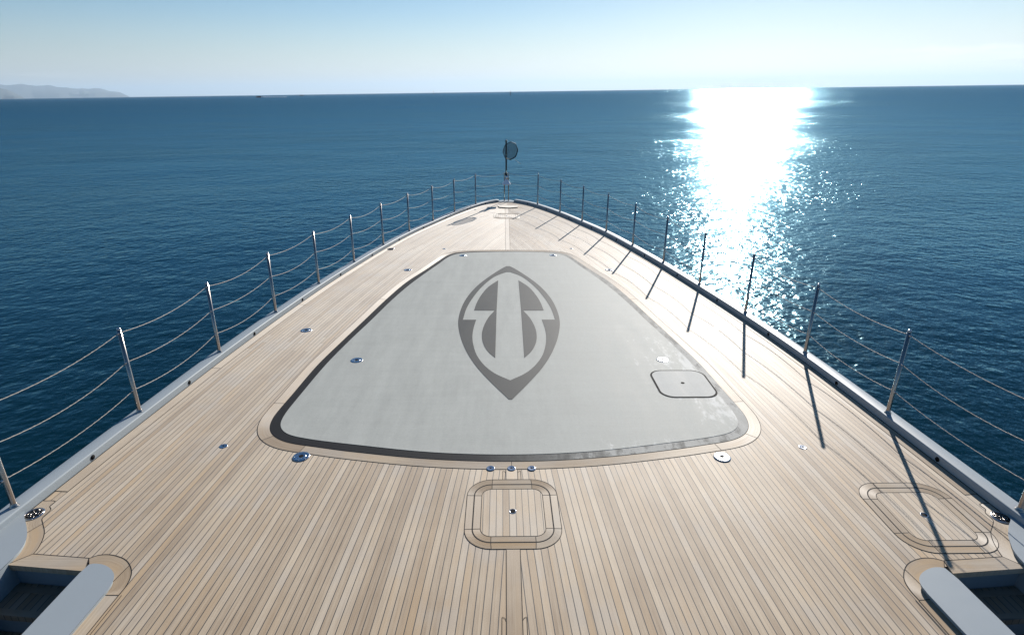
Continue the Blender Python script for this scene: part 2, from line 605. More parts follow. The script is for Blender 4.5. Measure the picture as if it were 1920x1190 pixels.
def thing(name, label, cat, loc=(0, 0, 0), group=None, boat=True):
    o = bpy.data.objects.new(name, None)
    o.empty_display_size = 0.2
    C.objects.link(o)
    o.location = loc
    if boat: BOAT.append(o)
    return tag(o, label, cat, group)


def tag(o, label, cat, group=None):
    o['label'], o['category'] = label, cat
    if group: o['group'] = group
    return o


def dup(root, loc, label):
    r = root.copy()
    C.objects.link(r)
    BOAT.append(r)
    r.location = loc
    r['label'] = label
    for ch in list(root.children):
        c = ch.copy()
        C.objects.link(c)
        c.parent = r
        for gch in list(ch.children):
            d = gch.copy()
            C.objects.link(d)
            d.parent = c
    return r


def ctr(y): return -0.105 + 0.006 * min(y, 17.5)     # the deck's centreline


# ------------------------------------------------------------------ lines of the foredeck
POST_L = [(-4.42, 0.8), (-4.37, 2.42), (-4.28, 4.03), (-4.154, 5.60), (-4.012, 7.20), (-3.824, 8.77), (-3.594, 10.33), (-3.308, 11.88), (-2.984, 13.43), (-2.598, 14.96), (-2.131, 16.38), (-1.625, 17.80), (-1.029, 19.18)]
POST_R = [(4.36, 0.7), (4.30, 2.30), (4.211, 3.89), (4.113, 5.51), (3.995, 7.13), (3.805, 8.72), (3.56, 10.28), (3.290, 11.84), (2.968, 13.41), (2.600, 14.98), (2.146, 16.39), (1.645, 17.82), (1.032, 19.20)]
CAPZ = 0.085


def side_line(posts, s):
    tail = [(s * 4.50, -6.0), (s * 4.48, -2.5)]
    tip = [(s * 0.66, 19.79), (s * 0.22, 20.26)]
    return smooth(tail + posts + tip, 10)


LINE = {-1: side_line(POST_L, -1), 1: side_line(POST_R, 1)}
# deck edge lies 65 mm inboard of the line of the posts, the cap's outer edge 88 mm outboard
EDGE = {-1: offset(LINE[-1], -0.065, False), 1: offset(LINE[1], 0.065, False)}
CAPO = {-1: offset(LINE[-1], 0.088, False), 1: offset(LINE[1], -0.088, False)}


def edge_x(s, y):
    e = EDGE[s]
    return float(np.interp(y, [p[1] for p in e], [p[0] for p in e]))


def dist_uv(pts, s):
    """distance to the deck edge on side s, and how far along it"""
    e = np.array(EDGE[s])
    a, b = e[:-1], e[1:]
    d = b - a
    L = np.hypot(d[:, 0], d[:, 1])
    cum = np.concatenate([[0], np.cumsum(L)[:-1]])
    P = np.array(pts)[:, None, :]
    t = np.clip(((P - a) * d).sum(2) / (L * L), 0, 1)
    q = a + t[..., None] * d
    D = np.hypot(*(np.moveaxis(P - q, 2, 0)))
    k = D.argmin(1)
    r = np.arange(len(k))
    return D[r, k], cum[k] + t[r, k] * L[k]


yacht = thing('yacht', 'large grey yacht with a wide teak foredeck tapering to the bow', 'yacht', (0, 0, 0))

# ---- the planked deck: two skins meeting under the king plank
MARGIN = 0.125
dk = MB()


def deck_grid(rows_for, xl, xr, ncol):
    for s in (-1, 1):
        pts, ys = [], rows_for(s)
        for y in ys:
            c = ctr(y)
            o = xl(y) if s < 0 else xr(y)
            for k in range(ncol + 1): pts.append((c + (o - c) * k / ncol, y))
        D, V = dist_uv(pts, s)
        D = D - MARGIN
        uv = [(d + (22.6 if s > 0 else 11.3), v) for d, v in zip(D, V)]
        fs = []
        for j in range(len(ys) - 1):
            for k in range(ncol):
                a = j * (ncol + 1) + k
                f = (a, a + 1, a + ncol + 2, a + ncol + 1)
                fs.append(f if s > 0 else f[::-1])
        dk.add([(p[0], p[1], 0.0) for p in pts], fs, uv)


START = {-1: 3.48, 1: 3.36}                           # where the stairwells begin on each side
deck_grid(lambda s: list(np.linspace(START[s], 20.2, 211)), lambda y: edge_x(-1, y), lambda y: edge_x(1, y), 70)
deck_grid(lambda s: list(np.linspace(-5.9, START[s], 91)), lambda y: -3.06, lambda y: 2.98, 50)
dk.build('deck', 'deck', yacht)

# margin boards along the bulwarks
for s in (-1, 1):
    y0 = 4.195 if s < 0 else 4.07
    e = [p for p in EDGE[s] if p[1] > y0]
    inn = offset(e, -MARGIN if s < 0 else MARGIN, False)
    e, inn = e[:-3], inn[:-3]
    mb = MB()
    nseg = 7
    for k in range(nseg):
        a, b = int(k * (len(e) - 1) / nseg), int((k + 1) * (len(e) - 1) / nseg)
        mb.band(e[a:b + 1], inn[a:b + 1], 0.0014, 3 + k * 2 + (s > 0))
    o = mb.build('margin_board', 'board', yacht)
    cb = MB()
    cb.strip(inn, 0.006, 0.0022)
    for k in range(nseg):
        a = int(k * (len(e) - 1) / nseg)
        cb.strip([e[a], inn[a]], 0.005, 0.0024)
    cb.build('caulk', 'caulk', o)

# king plank down the middle
for y0, y1, pc, nib in ((13.24, 17.2, 4, 0), (17.9, 19.0, 9, 0), (4.47, 4.63, 6, 4.60), (-3.0, 3.58, 8, 2.945)):
    kp, kc = MB(), MB()
    ys = [y0 + (y1 - y0) * i / 12 for i in range(13)]
    kp.band([(ctr(y) - 0.055, y) for y in ys], [(ctr(y) + 0.055, y) for y in ys], 0.0014, pc)
    kpo = kp.build('king_plank', 'board', yacht)
    for s in (-1, 1):
        kc.strip([(ctr(y) + s * 0.055, y) for y in ys], 0.005, 0.0024)
        if nib:                                     # nibbed ends where the narrowest planks stop against it
            x = lambda d, y: ctr(y) + s * d
            yn = max(y0, nib - 1.7)
            a = [(x(0.054, nib - 0.04), nib - 0.04), (x(0.066, nib - 0.010), nib - 0.010), (x(0.085, nib), nib)]
            kc.strip(smooth(a, 5) + [(x(0.085, yn), yn)], 0.0035, 0.0026)
    kc.build('caulk', 'caulk', kpo)

# ---- bulwarks: low painted toe rail with a flat cap
for s in (-1, 1):
    e = [p for p in EDGE[s]]
    co, li = CAPO[s], LINE[s]
    n = len(e)
    ends = n - 2
    mb = MB()
    prof = []
    for i in range(ends):
        (ex, ey), (ox, oy) = e[i], co[i]
        lerp = lambda t: (ex + (ox - ex) * t, ey + (oy - ey) * t)
        row = [(ex, ey, -0.05), (ex, ey, CAPZ - 0.016)]
        for th in (30, 60, 90):
            a = math.radians(th)
            p = lerp(0.10 * (1 - math.cos(a)))
            row.append((p[0], p[1], CAPZ - 0.016 + 0.016 * math.sin(a)))
        for t, dz in ((0.5, 0.002), (0.9, 0.0), (0.97, -0.006), (1.0, -0.018)):
            p = lerp(t)
            row.append((p[0], p[1], CAPZ + dz))
        row.append((ox, oy, -0.35))
        prof.append(row)
    m = len(prof[0])
    vs = [p for r in prof for p in r]
    fs = []
    for i in range(len(prof) - 1):
        for k in range(m - 1):
            f = (i * m + k, (i + 1) * m + k, (i + 1) * m + k + 1, i * m + k + 1)
            fs.append(f[::-1] if s > 0 else f)
    fs.append(tuple(range((len(prof) - 1) * m, len(prof) * m))[::s])
    mb.add(vs, fs, None, True)
    bw = mb.build('bulwark', 'grey_paint', yacht)
    cb = MB()
    cb.strip(offset(e[20:ends], 0.004 if s > 0 else -0.004, False), 0.010, 0.0030)
    cb.build('caulk', 'caulk', bw)
    # recessed courtesy lights low on the inner face, one between each pair of posts
    posts = POST_L if s < 0 else POST_R
    for a, b in zip(posts[2:], posts[3:] + [(s * 0.45, 20.0)]):
        mid = ((a[0] + b[0]) / 2, (a[1] + b[1]) / 2 + (0.02 if s < 0 else 0.0))
        j = min(range(n), key=lambda i: math.dist(e[i], mid))
        p, t = Vector((*e[j], 0.036)), Vector((e[min(j + 1, n - 1)][0] - e[j - 1][0], e[min(j + 1, n - 1)][1] - e[j - 1][1], 0)).normalized()
        nin = Vector((t.y, -t.x, 0)) * (-s if False else (1 if s < 0 else -1))
        lm = MB()
        lm.tube([p - nin * 0.004, p + nin * 0.005], [0.026, 0.024], 14)
        lm.build('courtesy_light', 'hole', bw)

# ---- bow: painted plate under the light posts, raised teak step
bp = MB()
bp.prism([(-0.33, 20.06), (-0.27, 20.30), (-0.14, 20.44), (0.14, 20.44), (0.27, 20.30), (0.33, 20.06)], -0.3, 0.022, 0.01)
bp.build('bow_plate', 'grey_paint', yacht)
st = MB()
bx = ctr(19) + 0.06
st.prism([(bx - 0.35, 19.26), (bx - 0.30, 18.98), (bx - 0.05, 18.86), (bx + 0.05, 18.86), (bx + 0.30, 18.98), (bx + 0.35, 19.26)], 0.0, 0.03, 0.008)
st.build('bow_step', 'board', yacht)

# ---- hull sides
hm = MB()
lev = [(-0.35, 1.0, 0.0), (-1.4, 0.965, -0.25), (-2.8, 0.89, -0.75), (-4.3, 0.80, -1.35), (-5.0, 0.74, -1.7)]
for s in (-1, 1):
    rows = [(p[0], p[1]) for p in CAPO[s][::3]] + [(s * 0.10, 20.45), (0.0, 20.5)]
    vs = [(x * k, y + dy * max(0, (y + 6) / 26), z) for x, y in rows for z, k, dy in lev]
    m = len(lev)
    fs = []
    for i in range(len(rows) - 1):
        for k in range(m - 1):
            f = (i * m + k, i * m + k + 1, (i + 1) * m + k + 1, (i + 1) * m + k)
            fs.append(f[::-1] if s > 0 else f)
    hm.add(vs, fs, None, True)
hm.build('hull', 'grey_paint', yacht)

# ---- side stairwells behind the coamings
WELL = {
    -1: dict(plate=[(-4.215, 4.02), (-4.18, 3.965), (-4.10, 3.879), (-3.995, 3.755), (-3.935, 3.656), (-3.905, 3.553), (-3.900, 3.44), (-3.905, 3.2), (-3.93, 2.4), (-3.98, -5.9)],
             inner=[(-4.19, 4.205), (-4.083, 4.196), (-4.083, 4.134), (-4.042, 4.087), (-4.034, 3.98), (-3.981, 3.913), (-3.894, 3.812), (-3.84, 3.715), (-3.808, 3.622), (-3.80, 3.569)],
             step=[(-3.80, 3.569), (-3.342, 3.519), (-3.284, 3.388), (-3.918, 3.459)],
             rnd=[(-3.342, 3.519), (-3.293, 3.549), (-3.213, 3.556), (-3.114, 3.530), (-3.034, 3.487), (-2.951, 3.402), (-2.913, 3.331), (-2.894, 3.24), (-2.897, 3.162)],
             rin=[(-3.282, 3.43), (-3.253, 3.42), (-3.175, 3.409), (-3.10, 3.375), (-3.032, 3.316), (-3.001, 3.257), (-2.992, 3.20), (-2.992, 3.18), (-2.995, 3.165)],
             coam=[(-3.253, 3.416), (-3.175, 3.407), (-3.10, 3.373), (-3.032, 3.314), (-3.001, 3.257), (-2.990, 3.185), (-3.003, 2.8), (-3.03, 1.5), (-3.12, -5.9), (-3.42, -5.9), (-3.34, 1.5), (-3.285, 2.8), (-3.266, 3.33)],
             drain=(-4.142, 4.029)),
    1: dict(plate=[(4.15, 3.90), (4.118, 3.835), (4.04, 3.76), (3.985, 3.70), (3.93, 3.635), (3.885, 3.56), (3.845, 3.488), (3.815, 3.37), (3.81, 3.2), (3.85, 2.4), (3.93, -5.9)],
            inner=[(4.135, 4.085), (4.035, 4.07), (4.035, 4.005), (4.00, 3.965), (3.99, 3.87), (3.93, 3.80), (3.85, 3.72), (3.79, 3.625), (3.75, 3.53), (3.725, 3.452)],
            step=[(3.725, 3.452), (3.236, 3.416), (3.208, 3.288), (3.826, 3.335)],
            rnd=[(3.236, 3.416), (3.18, 3.441), (3.10, 3.447), (3.0, 3.421), (2.92, 3.376), (2.84, 3.292), (2.80, 3.22), (2.785, 3.13), (2.79, 3.05)],
            rin=[(3.172, 3.32), (3.143, 3.307), (3.08, 3.305), (2.99, 3.273), (2.915, 3.212), (2.886, 3.155), (2.878, 3.10), (2.877, 3.075), (2.88, 3.055)],
            coam=[(3.143, 3.301), (3.08, 3.302), (2.99, 3.27), (2.911, 3.212), (2.880, 3.155), (2.872, 3.075), (2.895, 2.7), (2.93, 1.5), (3.03, -5.9), (3.33, -5.9), (3.24, 1.5), (3.19, 2.7), (3.162, 3.20)],
            drain=(4.086, 3.896))}
for s in (-1, 1):
    w = WELL[s]
    # painted side plate: the bulwark cap widens inboard, a step lower
    edge = [p for p in EDGE[s] if p[1] < w['plate'][0][1] + 0.02]
    pl = smooth(w['plate'], 5)
    outl = pl + [(x + s * 0.03, y) for x, y in resample(edge, 0.25)]
    mb = MB()
    mb.prism(outl, -1.8, 0.034, 0.012)
    mb.build('side_plate', 'grey_paint', yacht)
    # coaming: long low wall with a rounded nose
    mb = MB()
    cw = w['coam']
    mb.prism(smooth(cw[:6], 5) + cw[6:], -1.8, 0.038, 0.014)
    mb.build('coaming', 'grey_paint', yacht)
    # teak margin pieces round the opening
    mb, cb = MB(), MB()
    inner = smooth(w['inner'], 6)
    pe = [(x - s * 0.01, y) for x, y in pl]
    ne = len(inner)
    full = [(edge_x(s, inner[0][1]), inner[0][1])] + [(edge_x(s, y), y) for y in np.linspace(inner[0][1], pl[0][1], 8)][1:] + [p for p in pl if p[1] > w['step'][3][1] - 0.005] + [w['step'][3]]
    full = resample(full, 0.012)
    fx = np.linspace(0, len(full) - 1, ne).round().astype(int)
    outer = [full[i] for i in fx]
    cut = ne * 5 // 9
    mb.band(inner[:cut + 1], outer[:cut + 1], 0.0016, 4 + s)
    mb.band(inner[cut:], outer[cut:], 0.0016, 7 + s)
    cb.strip(inner, 0.006, 0.0024)
    cb.strip([inner[0], outer[0]], 0.005, 0.0026)
    cb.strip([inner[cut], outer[cut]], 0.005, 0.0026)
    a = smooth(w['rnd'], 6)
    b = smooth(w['rin'], 6)
    c2 = len(a) * 45 // 80
    mb.band(a[:c2 + 1], b[:c2 + 1], 0.0016, 12 + s)
    mb.band(a[c2:], b[c2:], 0.0016, 15 + s)
    cb.strip(a, 0.007, 0.0024)
    for k in (0, c2, len(a) - 1): cb.strip([a[k], b[k]], 0.005, 0.0026)
    # long margin board beside the coaming
    ys = [a[-1][1] - 9 * i / 20 for i in range(21)]
    ci = lambda y: float(np.interp(y, [-5.9, 1.5, 2.75, 3.2], [s * 3.10 if s < 0 else 3.03, s * 3.03 if s < 0 else 2.93, -3.003 if s < 0 else 2.893, -2.99 if s < 0 else 2.872]))
    la, lb = [(ci(y) - s * 0.094, y) for y in ys], [(ci(y) + s * 0.02, y) for y in ys]
    mb.band(la, lb, 0.0014, 18 + s)
    cb.strip(la, 0.006, 0.0022)
    cb.strip([(x - s * 0.022, y) for x, y in la], 0.005, 0.0022)
    o = mb.build('margin_board', 'board', yacht)
    cb.build('caulk', 'caulk', o)
    # nosing of the top step
    A, B, Cc, D = w['step']
    mb = MB()
    ns = [A, B, Cc, D]
    mb.prism(ns, -0.045, 0.004, 0.0, uvf=lambda p: (31.2 + p[1] * 1.0 - 3.0, p[0]))
    o = mb.build('step_nosing', 'board', yacht)
    cb = MB()
    cb.strip([D, A, B, Cc], 0.006, 0.0046)
    cb.build('caulk', 'caulk', o)
    # stairs going down aft
    sw = thing  # (stairs are parts of the yacht)
    yb = (Cc[1] + D[1]) / 2 - 0.0
    slope = (D[1] - Cc[1]) / (D[0] - Cc[0])
    xm = (Cc[0] + D[0]) / 2
    x0, x1 = min(Cc[0], D[0]) - 0.06, max(Cc[0], D[0]) + 0.06
    q = lambda x, y: (x, y + slope * (x - xm))
    rm = MB()
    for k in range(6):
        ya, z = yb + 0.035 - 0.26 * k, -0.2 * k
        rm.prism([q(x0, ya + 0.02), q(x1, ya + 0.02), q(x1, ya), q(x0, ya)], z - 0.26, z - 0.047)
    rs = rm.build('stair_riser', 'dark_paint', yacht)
    for k in range(5):
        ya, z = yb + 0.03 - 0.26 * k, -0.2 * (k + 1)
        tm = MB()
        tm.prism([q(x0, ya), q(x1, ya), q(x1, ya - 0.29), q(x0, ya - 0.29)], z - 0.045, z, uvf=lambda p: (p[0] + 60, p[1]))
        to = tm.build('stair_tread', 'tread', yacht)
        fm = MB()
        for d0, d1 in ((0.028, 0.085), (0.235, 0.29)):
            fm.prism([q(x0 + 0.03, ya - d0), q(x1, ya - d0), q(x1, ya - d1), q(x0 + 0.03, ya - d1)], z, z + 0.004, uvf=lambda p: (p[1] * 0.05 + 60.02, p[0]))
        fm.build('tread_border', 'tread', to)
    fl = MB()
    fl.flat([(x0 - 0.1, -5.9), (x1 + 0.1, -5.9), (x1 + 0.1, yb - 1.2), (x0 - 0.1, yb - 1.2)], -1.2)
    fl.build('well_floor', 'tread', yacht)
    # drain with a cast grating
    dx, dy = w['drain']
    d = thing('deck_drain', 'round steel deck drain grating beside the %s stairwell' % ('left' if s < 0 else 'right'), 'drain', (dx, dy, 0.0035), 'drains by the stairwells')
    mb = MB()
    mb.lathe([(0.079, 0.0), (0.079, 0.004), (0.073, 0.007), (0.066, 0.005), (0.064, 0.001)], dx, dy, 32)
    for v in range(len(mb.v)): mb.v[v] = (mb.v[v][0], mb.v[v][1], mb.v[v][2] + 0.0035)
    mb.build('rim', 'chrome', d)
    mb = MB()
    mb.lathe([(0.066, 0.0046), (0.001, 0.0046)], dx, dy, 24)
    mb.build('sump', 'hole', d)
    gm = MB()
    for r in (0.018, 0.040, 0.060):
        gm.tube([(dx + r * math.cos(a * math.pi / 12), dy + r * math.sin(a * math.pi / 12), 0.0085) for a in range(25)], 0.0016, 6, False)
    for k in range(8):
        a = k * math.pi / 4 + 0.2
        gm.tube([(dx + 0.012 * math.cos(a), dy + 0.012 * math.sin(a), 0.0062), (dx + 0.040 * math.cos(a + 0.5), dy + 0.040 * math.sin(a + 0.5), 0.0062), (dx + 0.064 * math.cos(a + 0.3), dy + 0.064 * math.sin(a + 0.3), 0.0062)], 0.0032, 6)
    gm.build('grating', 'steel', d)

# ------------------------------------------------------------------ grey foredeck cover
LIGHT = [(0, 13.055), (-0.45, 13.04), (-0.88, 12.975), (-1.165, 12.855), (-1.325, 12.606), (-1.50, 11.97), (-1.672, 11.35), (-1.885, 10.509), (-2.06, 9.60), (-2.205, 8.627), (-2.345, 7.755), (-2.45, 6.95), (-2.508, 6.13), (-2.522, 5.90), (-2.530, 5.70), (-2.520, 5.54), (-2.493, 5.434), (-2.445, 5.347), (-2.374, 5.275), (-2.293, 5.228), (-2.21, 5.196), (-2.013, 5.140), (-1.63, 5.059), (-0.8, 4.91), (0, 4.862)]
DARK = [(0, 13.125), (-0.45, 13.115), (-0.89, 13.075), (-1.19, 12.975), (-1.36, 12.768), (-1.53, 12.224), (-1.705, 11.585), (-1.975, 10.67), (-2.165, 9.65), (-2.315, 8.627), (-2.445, 7.755), (-2.555, 6.95), (-2.607, 6.131), (-2.622, 5.92), (-2.632, 5.742), (-2.632, 5.60), (-2.608, 5.45), (-2.563, 5.333), (-2.492, 5.235), (-2.388, 5.152), (-2.256, 5.091), (-1.98, 5.020), (-1.60, 4.934), (-0.8, 4.80), (0, 4.752)]


def mirror(half):
    full = half + [(-x, y) for x, y in half[-2:0:-1]]
    return [(x + ctr(y), y) for x, y in smooth(full, 5, True)]


LI, DA = mirror(LIGHT), mirror(DARK)
cover = thing('foredeck_cover', 'large grey non-slip foredeck hatch cover with black border and leaf-shaped emblem', 'deck cover', (ctr(9), 9.0, 0))
mb = MB()
mb.prism(LI, 0.001, 0.0075)
mb.build('panel', 'panel', cover)
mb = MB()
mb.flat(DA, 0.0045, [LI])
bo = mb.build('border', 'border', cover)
# teak margin round it
mo = offset(DA, -0.128, True)
if abs(mo[0][1]) < abs(DA[0][1]): mo = offset(DA, 0.128, True)
n = len(DA)
mb, cb = MB(), MB()
kb = 24 * 5
cuts = sorted({0, 3 * 5, 8 * 5, 13 * 5, 18 * 5, 20 * 5 + 3, kb, n - 3 * 5, n - 8 * 5, n - 13 * 5, n - 18 * 5, n - 20 * 5 - 3})
for k, (a, b) in enumerate(zip(cuts, cuts[1:] + [n])):
    ia = [i % n for i in range(a, b + 1)]
    mb.band([DA[i] for i in ia], [mo[i] for i in ia], 0.0016, 2 + k * 3)
for a in cuts: cb.strip([DA[a], mo[a]], 0.005, 0.0024)
cb.strip(mo, 0.006, 0.0024, True)
cb.strip(DA, 0.010, 0.0028, True)
o = mb.build('teak_margin', 'board', cover)
cb.build('caulk', 'caulk', o)

# emblem: dark leaf ring with two stepped half-leaves inside it
OL = [(0.034, 11.808), (-0.034, 11.808), (-0.099, 11.693), (-0.352, 11.110), (-0.600, 10.395), (-0.755, 9.664), (-0.812, 9.036), (-0.810, 8.535), (-0.762, 8.108), (-0.680, 7.667), (-0.562, 7.221), (-0.415, 6.807), (-0.236, 6.414), (-0.019, 5.983)]
IT = [(-0.042, 11.358), (-0.244, 11.087), (-0.475, 10.458), (-0.638, 9.720), (-0.718, 9.135), (-0.742, 8.616)]
IB = [(-0.528, 8.616), (-0.552, 8.246), (-0.549, 7.870), (-0.510, 7.522), (-0.446, 7.210), (-0.326, 6.889), (-0.191, 6.668), (0.0, 6.477)]
ULs = [(-0.199, 10.782), (-0.206, 9.042), (-0.199, 7.150)]
UB = [(-0.199, 7.150), (-0.302, 7.358), (-0.375, 7.618), (-0.410, 7.921), (-0.402, 8.274), (-0.338, 8.700), (-0.239, 9.048)]
UT = [(-0.586, 9.052), (-0.556, 9.45), (-0.498, 9.853), (-0.381, 10.353), (-0.199, 10.782)]


def both(left):
    return [(x + ctr(y), y) for x, y in left], [(-x + ctr(y), y) for x, y in left]


lo = smooth(OL[1:], 6)
outer = [(x, y) for x, y in lo] + [(-x, y) for x, y in lo[::-1]]
li = smooth(IT, 6) + smooth(IB, 6)
inner = li + [(-x, y) for x, y in li[::-1][1:]]
mb = MB()
put = lambda P: [(x + ctr(y), y) for x, y in P]
mb.flat(put(outer), 0.0105, [put(inner)])
half = ULs + smooth(UB, 6)[1:] + smooth(UT, 6)[:-1]
for P in both(half): mb.flat(P, 0.0105)
mb.build('emblem', 'emblem', cover)


# ------------------------------------------------------------------ hatches
def rrect(hx, hy, r, n=8):
    """rounded rectangle, split as 4 sides and 4 corners starting at the right side"""
    segs = []
    c = [(hx - r, hy - r, 0), (-(hx - r), hy - r, 90), (-(hx - r), -(hy - r), 180), (hx - r, -(hy - r), 270)]
    prev = (hx, -(hy - r))
    for cx, cy, a0 in c:
        arc = [(cx + r * math.cos(math.radians(a0 + 90 * k / n)), cy + r * math.sin(math.radians(a0 + 90 * k / n))) for k in range(n + 1)]
        side = [(prev[0] + (arc[0][0] - prev[0]) * k / n, prev[1] + (arc[0][1] - prev[1]) * k / n) for k in range(n + 1)]
        segs += [side, arc]
        prev = arc[-1]
    return segs


def make_hatch(loc, label):
    h = thing('deck_hatch', label, 'hatch', (*loc, 0.0), 'teak deck hatches')
    A, B, D = rrect(0.402, 0.442, 0.225), rrect(0.337, 0.369, 0.155), rrect(0.271, 0.302, 0.090)
    sh = lambda P: [(x + loc[0], y + loc[1]) for x, y in P]
    fr, cb, ld, lc = MB(), MB(), MB(), MB()
    for k, (a, b, d) in enumerate(zip(A, B, D)):
        pc = random.randint(0, 40)
        fr.band(sh(a), sh(b), 0.0018, pc)
        ld.band(sh(b), sh(d), 0.0018, pc + (k % 3 == 0))
        cb.strip(sh([a[0], b[0]]), 0.005, 0.0026)
        lc.strip(sh([b[0], d[0]]), 0.005, 0.0026)
    flat = lambda Q: sh([p for s in Q for p in s[:-1]])
    cb.strip(flat(A), 0.005, 0.0028, True)
    lc.strip(flat(D), 0.005, 0.0028, True)
    fo = fr.build('frame', 'board', h)
    cb.build('caulk', 'caulk', fo)
    gp = MB()
    gp.strip(flat(B), 0.010, 0.0030, True)
    gp.build('gap_seal', 'caulk', h)
    lo = ld.build('lid_border', 'board', h)
    lc.build('caulk', 'caulk', lo)
    pm = MB()
    pm.flat(flat(D), 0.0018, uvf=lambda p: (p[0] - loc[0] + 0.0565 * 20.5, p[1]))
    po = pm.build('lid_planks', 'hatch_teak', h)
    rg = MB()
    prof = [(0.032, 0.0015), (0.032, 0.0036), (0.029, 0.0044), (0.0245, 0.0040), (0.0235, 0.0026)]
    rg.lathe(prof, *loc, 24)
    rg.build('key_ring', 'chrome', h)
    hl = MB()
    hl.lathe([(0.0250, 0.0032), (0.001, 0.0032)], *loc, 20)
    hl.build('key_hole', 'hole', h)
    return h


hatch = make_hatch((-0.080, 4.022), 'square teak hatch with rounded corners on the centreline behind the grey cover')
dup(hatch, (3.447, 3.937, 0), 'teak hatch crossed by a rail shadow in front of the right stairwell')
dup(hatch, (-0.008, 17.55, 0), 'far teak hatch on the centreline just behind the bow light')

# flush access hatch in the grey cover
ah = thing('access_hatch', 'flush grey access hatch with black rim set in the right side of the grey cover', 'hatch', (2.092, 6.380, 0.0076))
A, B = rrect(0.356, 0.372, 0.17, 10), rrect(0.332, 0.348, 0.15, 10)
fl = lambda Q: [(x + 2.092, y + 6.380) for s in Q for x, y in s[:-1]]
mb = MB()
mb.flat(fl(A), 0.0100, [fl(B)])
mb.build('rim', 'hole', ah)
mb = MB()
mb.prism(fl(rrect(0.331, 0.347, 0.149, 10)), 0.0078, 0.0125, 0.002)
M['lid'] = panel_mat('lid_grey', (0.385, 0.390, 0.368), (1.6, 0.0, 0.0, 0), 0.58)
mb.build('lid', 'lid', ah)
mb = MB()
mb.lathe([(0.024, 0.0125), (0.023, 0.0145), (0.018, 0.0148)], 2.092, 6.385, 18)
mb.build('key_hole', 'hole', ah)


# ------------------------------------------------------------------ flush deck fittings
def make_socket(loc, label):
    x, y, z = loc
    t = thing('deck_socket', label, 'deck socket', loc, 'round tie-down sockets')
    mb = MB()
    mb.lathe([(0.083, z), (0.082, z + 0.003), (0.074, z + 0.0048), (0.050, z + 0.0052), (0.047, z + 0.0040)], x, y, 32)
    mb.build('flange', 'chrome', t)
    mb = MB()
    mb.lathe([(0.047, z + 0.0042), (0.044, z + 0.0068), (0.040, z + 0.0068), (0.034, z + 0.0050), (0.026, z + 0.0046), (0.024, z + 0.0046)], x, y, 28)
    mb.build('cup', 'chrome', t)
    mb = MB()
    mb.lathe([(0.025, z + 0.0052), (0.001, z + 0.0052)], x, y, 16)
    mb.build('hole', 'hole', t)
    for k in range(6):
        a = k * math.pi / 3 + 0.3
        mb = MB()
        mb.lathe([(0.0065, z + 0.0046), (0.006, z + 0.0062), (0.003, z + 0.0066)], x + 0.064 * math.cos(a), y + 0.064 * math.sin(a), 8)
        mb.build('screw', 'steel', t)
    return t


PZ = 0.0078
sock = make_socket((-2.155, 4.851, 0.004), 'chrome deck socket in the teak at the near left corner of the grey cover')
for loc, lb in (((2.017, 4.802, 0.004), 'chrome deck socket in the teak at the near right corner of the grey cover'),
                ((-2.135, 7.091, PZ), 'dark chrome socket in the left half of the grey cover beside the emblem'),
                ((2.023, 7.084, PZ), 'bright chrome socket in the grey cover just ahead of the access hatch'),
                ((-1.051, 12.712, PZ), 'chrome socket at the far left corner of the grey cover'),
                ((1.005, 12.743, PZ), 'chrome socket at the far right corner of the grey cover'),
                ((-3.166, 8.196, 0.0005), 'chrome socket in the left teak side deck level with the emblem tip'),
                ((3.113, 8.214, 0.0005), 'bright chrome socket in the right teak side deck between two post shadows'),
                ((-2.125, 11.544, 0.0005), 'chrome socket in the teak left of the far end of the grey cover'),
                ((2.079, 11.550, 0.0005), 'chrome socket in the teak right of the cover far end, at a shadow tip')):
    dup(sock, loc, lb)


def make_cap(loc, label, r=0.041, group='small round deck plugs'):
    x, y, z = loc
    t = thing('deck_plug', label, 'deck plug', loc, group)
    k = r / 0.041
    mb = MB()
    mb.lathe([(0.041 * k, z), (0.040 * k, z + 0.002), (0.034 * k, z + 0.0036), (0.030 * k, z + 0.0026), (0.012 * k, z + 0.0032), (0.009 * k, z + 0.0032)], x, y, 24)
    mb.build('cover', 'chrome', t)
    mb = MB()
    mb.lathe([(0.011 * k, z + 0.0038), (0.001, z + 0.0038)], x, y, 10)
    mb.build('keyhole', 'hole', t)
    return t


cap = make_cap((-0.280, 4.639, 0.004), 'left of the three small chrome plugs between grey cover and centre hatch')
dup(cap, (-0.080, 4.637, 0.004), 'middle of the three small chrome plugs between grey cover and centre hatch')
dup(cap, (0.114, 4.635, 0.004), 'right of the three small chrome plugs between grey cover and centre hatch')
dup(cap, (-3.005, 5.046, 0.0005), 'small dark deck plug alone in the teak left of the grey cover corner')
dup(cap, (2.909, 4.972, 0.0005), 'small bright deck plug alone in the teak right of the grey cover corner')
dup(cap, (-1.536, 13.363, 0.0005), 'tiny deck plug in the teak beyond the far left corner of the cover')
dup(cap, (1.496, 13.403, 0.0005), 'tiny deck plug in the teak beyond the far right corner of the cover')
dup(cap, (-1.025, 18.629, 0.0005), 'small dark deck fitting near the left rail beside the bow')
vt = thing('deck_vent', 'oval dark deck outlet beside the left bulwark midway to the bow', 'vent', (-2.795, 13.33, 0.004))
mb = MB()
mb.lathe([(0.085, 0.004), (0.083, 0.010), (0.070, 0.012), (0.060, 0.007)], -2.795, 13.33, 24)
mb.build('rim', 'steel', vt)
mb = MB()
mb.lathe([(0.062, 0.0085), (0.001, 0.0085)], -2.795, 13.33, 18)
mb.build('opening', 'hole', vt)

# ------------------------------------------------------------------ guard rail
HP = 0.985
LV = (0.935, 0.60, 0.27)


